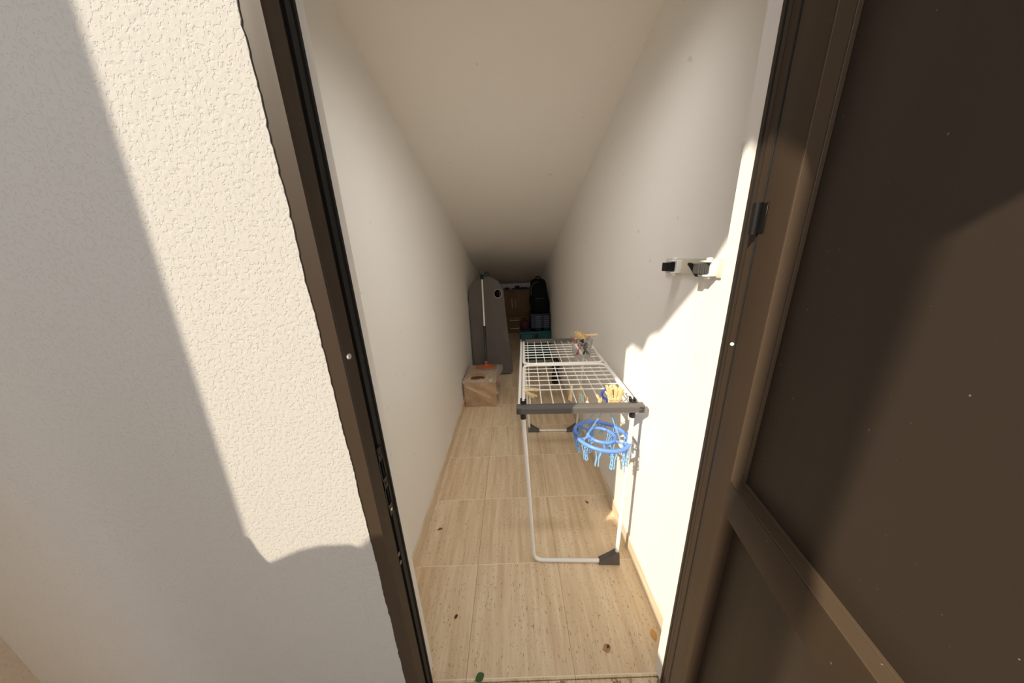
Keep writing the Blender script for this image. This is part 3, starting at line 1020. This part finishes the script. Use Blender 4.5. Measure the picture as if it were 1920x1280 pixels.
cr = thing('plastic_crate', 'navy plastic crate with light-painted lattice slots stacked on the teal box', 'crate', loc=(.95, 4.12, .44))
b = MB()
x0, x1, y0, y1, z0, z1 = .805, 1.090, 3.96, 4.23, .4405, .690
t = .008
b.box((x0, y0, z0), (x1, y1, z0 + t))
b.box((x0, y1 - t, z0), (x1, y1, z1)); b.box((x0, y0, z0), (x0 + t, y1, z1)); b.box((x1 - t, y0, z0), (x1, y1, z1))
b.box((x0 - .006, y0 - .006, z1 - .018), (x1 + .004, y0 + .008, z1), .003, 1)
b.box((x0, y0, z0), (x1, y0 + t, z0 + .035))
for xa, xb in ((x0, .880), (.958, 1.000), (1.072, x1)):
    b.box((xa, y0, z0), (xb, y0 + t, z1 - .01))
b.box((x0, y0 + .02, z0), (x1, y0 + .022, z1 - .02))
b.build('body', M_NAVYC, cr, smooth=False)
for xa, xb in ((.880, .958), (1.000, 1.072)):
    b = MB()
    for k in range(6):
        z = z0 + .045 + k * .031
        b.box((xa, y0 + .001, z), (xb, y0 + .006, z + .013))
    tag(b.build('lattice', M_SLATLIT, cr, smooth=False), 'horizontal slats coloured pale for light through the slots')

bag = thing('backpack', 'tall black bag standing on the navy crate against the right wall', 'bag', loc=(.95, 4.12, .69))
b = MB()
vs, fs = [], []
seg = 20
prof = [(.692, .125, .095, .962), (.72, .135, .110, .962), (.82, .138, .115, .958), (.90, .130, .112, .952), (.98, .122, .105, .944), (1.06, .118, .100, .938), (1.12, .112, .090, .936), (1.155, .092, .070, .936), (1.170, .055, .040, .936)]
for z, a_, b_, xc in prof:
    for k in range(seg):
        t = 2 * PI * k / seg
        c_, s_ = math.cos(t), math.sin(t)
        e = .6
        vs.append((xc + a_ * math.copysign(abs(c_) ** e, c_), 4.11 + b_ * math.copysign(abs(s_) ** e, s_), z))
for i in range(len(prof) - 1):
    for k in range(seg):
        l = (k + 1) % seg
        fs.append([i * seg + k, i * seg + l, (i + 1) * seg + l, (i + 1) * seg + k])
fs += [list(range(seg))[::-1], [(len(prof) - 1) * seg + k for k in range(seg)]]
b.add(vs, fs)
b.build('bag_body', M_BAG, bag, angle=60)
b = MB()
b.tube([(.826, 4.008, .95), (.828, 4.004, 1.04), (.842, 4.002, 1.09), (.880, 4.004, 1.125), (.925, 4.012, 1.138)], .0045, 6)
tag(b.build('piping', M_PIPING, bag), 'grey curved piping')
b = MB()
b.box((.865, 3.982, .76), (1.03, 4.02, .93), .018, 3)
pk = b.build('front_pocket', M_BAG, bag)
b = MB(); b.box((.885, 3.979, .905), (1.01, 3.985, .909)); b.build('zip', M_PIPING, pk)
b = MB(); b.tube(fillet([(.83, 4.02, .74), (.80, 3.99, .85), (.815, 4.0, 1.03)], .03), .010, 6); b.build('strap', M_BAG, bag)
b = MB(); b.tube(fillet([(.905, 4.11, 1.16), (.905, 4.11, 1.20), (.965, 4.11, 1.20), (.965, 4.11, 1.16)], .02), .008, 8); b.build('carry_handle', M_BAG, bag)

b = MB()
vs, fs = [], []
for i, (z, a_) in enumerate([(.441, .055), (.455, .072), (.50, .078), (.545, .070), (.575, .045), (.585, .015)]):
    for k in range(16):
        t = 2 * PI * k / 16
        vs.append((.722 + a_ * math.cos(t) * (1 + .06 * math.sin(3 * t + i)), 4.08 + a_ * 1.1 * math.sin(t), z))
for i in range(5):
    for k in range(16):
        l = (k + 1) % 16
        fs.append([i * 16 + k, i * 16 + l, (i + 1) * 16 + l, (i + 1) * 16 + k])
fs += [list(range(16))[::-1], [80 + k for k in range(16)]]
b.add(vs, fs)
pu = b.build('cloth_pouch', M_MAROON, angle=60)
tag(pu, 'dark red cloth pouch on the teal box, left of the navy crate', 'pouch')
b = MB(); b.ring((.722, 4.08, .590), .020, .005, Matrix.Rotation(PI / 2, 3, 'X'), 16, 6)
st_ = b.build('loop', M_BAG, pu)
rebase(pu, (.722, 4.08, .441)); st_.location = (-.722, -4.08, -.441)

# black bottle under the airer by the right wall
bt = thing('black_bottle', 'black bottle-shaped object on the floor by the right wall, seen through the airer wires', 'bottle', loc=(1.035, 3.10, 0))
b = MB(); b.lathe([(.040, .001), (.045, .006), (.045, .110), (.036, .150), (.026, .165), (.026, .185)], (1.035, 3.10, 0), 20)
b.build('body', M_BLKP, bt)
b = MB(); b.lathe([(.030, .185), (.047, .195), (.050, .240), (.045, .285), (.028, .312), (.010, .320)], (1.035, 3.10, 0), 20)
b.build('cap', M_BLKP, bt)

# ------------------------------------------------------------------ broom holder on the right wall
bh = thing('broom_holder', 'ivory plastic broom holder with two grips screwed to the right wall', 'broom holder', loc=(W, .88, 1.425))
b = MB()
b.box((W - .008, .748, 1.400), (W - .0005, 1.020, 1.450), .003, 2)
b.build('back_plate', M_HOLD, bh)
def grip(yc, mr):
    b = MB()
    b.box((W - .024, yc - .022, 1.404), (W - .006, yc + .022, 1.446), .003, 2)
    for q in (-1, 1):
        b.box((W - .037, yc - .020, 1.425 + q * .0185 - .0025), (W - .012, yc + .014, 1.425 + q * .0185 + .0025), .002, 2)
        b.box((W - .028, yc - .014, 1.425 + q * .0245 - .004), (W - .018, yc + .002, 1.425 + q * .0245 + .004), .002, 1)
    g = tag(b.build('grip', M_HOLDW, bh), 'white plastic grip')
    b = MB()
    # ribbed rubber block closing the mouth of the grip
    for i in range(5):
        x1 = W - .022 - i * .0062
        b.box((x1 - .0062, yc - .0125, 1.4115), (x1 - .0014, yc + .0125, 1.4385), .001, 1)
    b.box((W - .052, yc - .0110, 1.413), (W - .020, yc + .0110, 1.437))
    tag(b.build('roller', mr, g, smooth=False), 'ribbed rubber insert')
grip(.946, M_RUB)
grip(.782, M_RUBSUN)
b = MB()
b.prism([(W - .006, 1.400), (W - .020, 1.400), (W - .047, 1.436), (W - .044, 1.440), (W - .008, 1.428), (W - .008, 1.410)], 1, .822, .832)
tag(b.build('hook', M_RUB, bh), 'black folding hook')

# ------------------------------------------------------------------ leaves on the floor
def leaf(x, y, L, Wd, rot, m, label, curl=.3, z0=.0005):
    b = MB()
    n = 7
    vs, fs = [], []
    for i in range(n + 1):
        t = i / n
        w = Wd * math.sin(PI * min(1, t * .94 + .03)) ** .8
        for j in (-1, -.5, 0, .5, 1):
            vs.append(((t - .5) * L, j * w, .0012 + curl * (abs(j) * w) * .6 + .15 * curl * L * (t - .5) ** 2))
    for i in range(n):
        for j in range(4):
            a = i * 5 + j
            fs.append([a, a + 1, a + 6, a + 5])
    nv = len(vs)
    vs += [(v[0], v[1], v[2] - .0006) for v in vs]
    fs += [[q + nv for q in f][::-1] for f in fs]
    b.add(vs, fs)
    b.tube([(-.5 * L, 0, .0015), (-.5 * L - .2 * L, .05 * L, .001)], .0006, 5)
    M = Matrix.Translation((x, y, z0)) @ Matrix.Rotation(rot, 4, 'Z')
    o = b.build('dry_leaf', m, angle=80)
    o.matrix_world = M
    return tag(o, label, 'leaf', 'fallen leaves on the floor')
leaf(.082, 1.229, .028, .007, .3, M_LEAFB, 'small brown leaf on the floor near the left wall')
leaf(.962, 1.372, .024, .007, -.9, M_LEAFB, 'small brown leaf on the floor behind the airer foot')
leaf(.250, .816, .018, .006, .9, M_LEAFD, 'tiny dark leaf on the floor in the left foreground')
leaf(.862, .698, .030, .013, .2, M_LEAFT, 'tan round leaf on the floor in the right foreground', .12)
leaf(.868, .702, .012, .005, .7, M_LEAFD, 'dark scrap lying on the tan round leaf', .4, .0035)
leaf(1.062, .734, .034, .012, 1.5, M_LEAFO, 'yellow-orange leaf on the floor beside the right jamb', .12)
leaf(.372, .630, .034, .013, .5, M_LEAFG, 'dark green leaf at the bottom edge of the doorway', .3)

# ------------------------------------------------------------------ light
sun_dir = Vector((1.0, .92, -1.05)).normalized()
sd = bpy.data.lights.new('sun', 'SUN')
sd.energy = SUN_E
sd.color = (1.0, .88, .70)
sd.angle = math.radians(.6)
so = bpy.data.objects.new('sun', sd)
COL.objects.link(so)
so.rotation_euler = sun_dir.to_track_quat('-Z', 'Y').to_euler()
so.location = (-3, -3, 5)
# unseen fill light added above the door head to brighten the room
ld = bpy.data.lights.new('fill_light', 'AREA')
ld.shape = 'RECTANGLE'
ld.size, ld.size_y = .55, .14
ld.energy = FILL_E
ld.color = (1.0, .96, .90)
ld.spread = math.radians(98)
lo = bpy.data.objects.new('fill_light', ld)
COL.objects.link(lo)
lo.location = (.62, .70, 2.26)
lo.rotation_euler = Vector((-.08, .60, -.77)).to_track_quat('-Z', 'Z').to_euler()
wd = bpy.data.worlds.new('sky')
SC.world = wd
wd.use_nodes = True
bg = wd.node_tree.nodes['Background']
bg.inputs[0].default_value = (.92, .96, 1.04, 1)
bg.inputs[1].default_value = SKY_E

SC.view_settings.view_transform = 'Standard'
SC.view_settings.look = 'None'
SC.view_settings.exposure = 0.0
SC.view_settings.gamma = 1.0
SC.view_settings.use_curve_mapping = False
SC.cycles.max_bounces = 16
SC.cycles.diffuse_bounces = 10
SC.cycles.transparent_max_bounces = 12
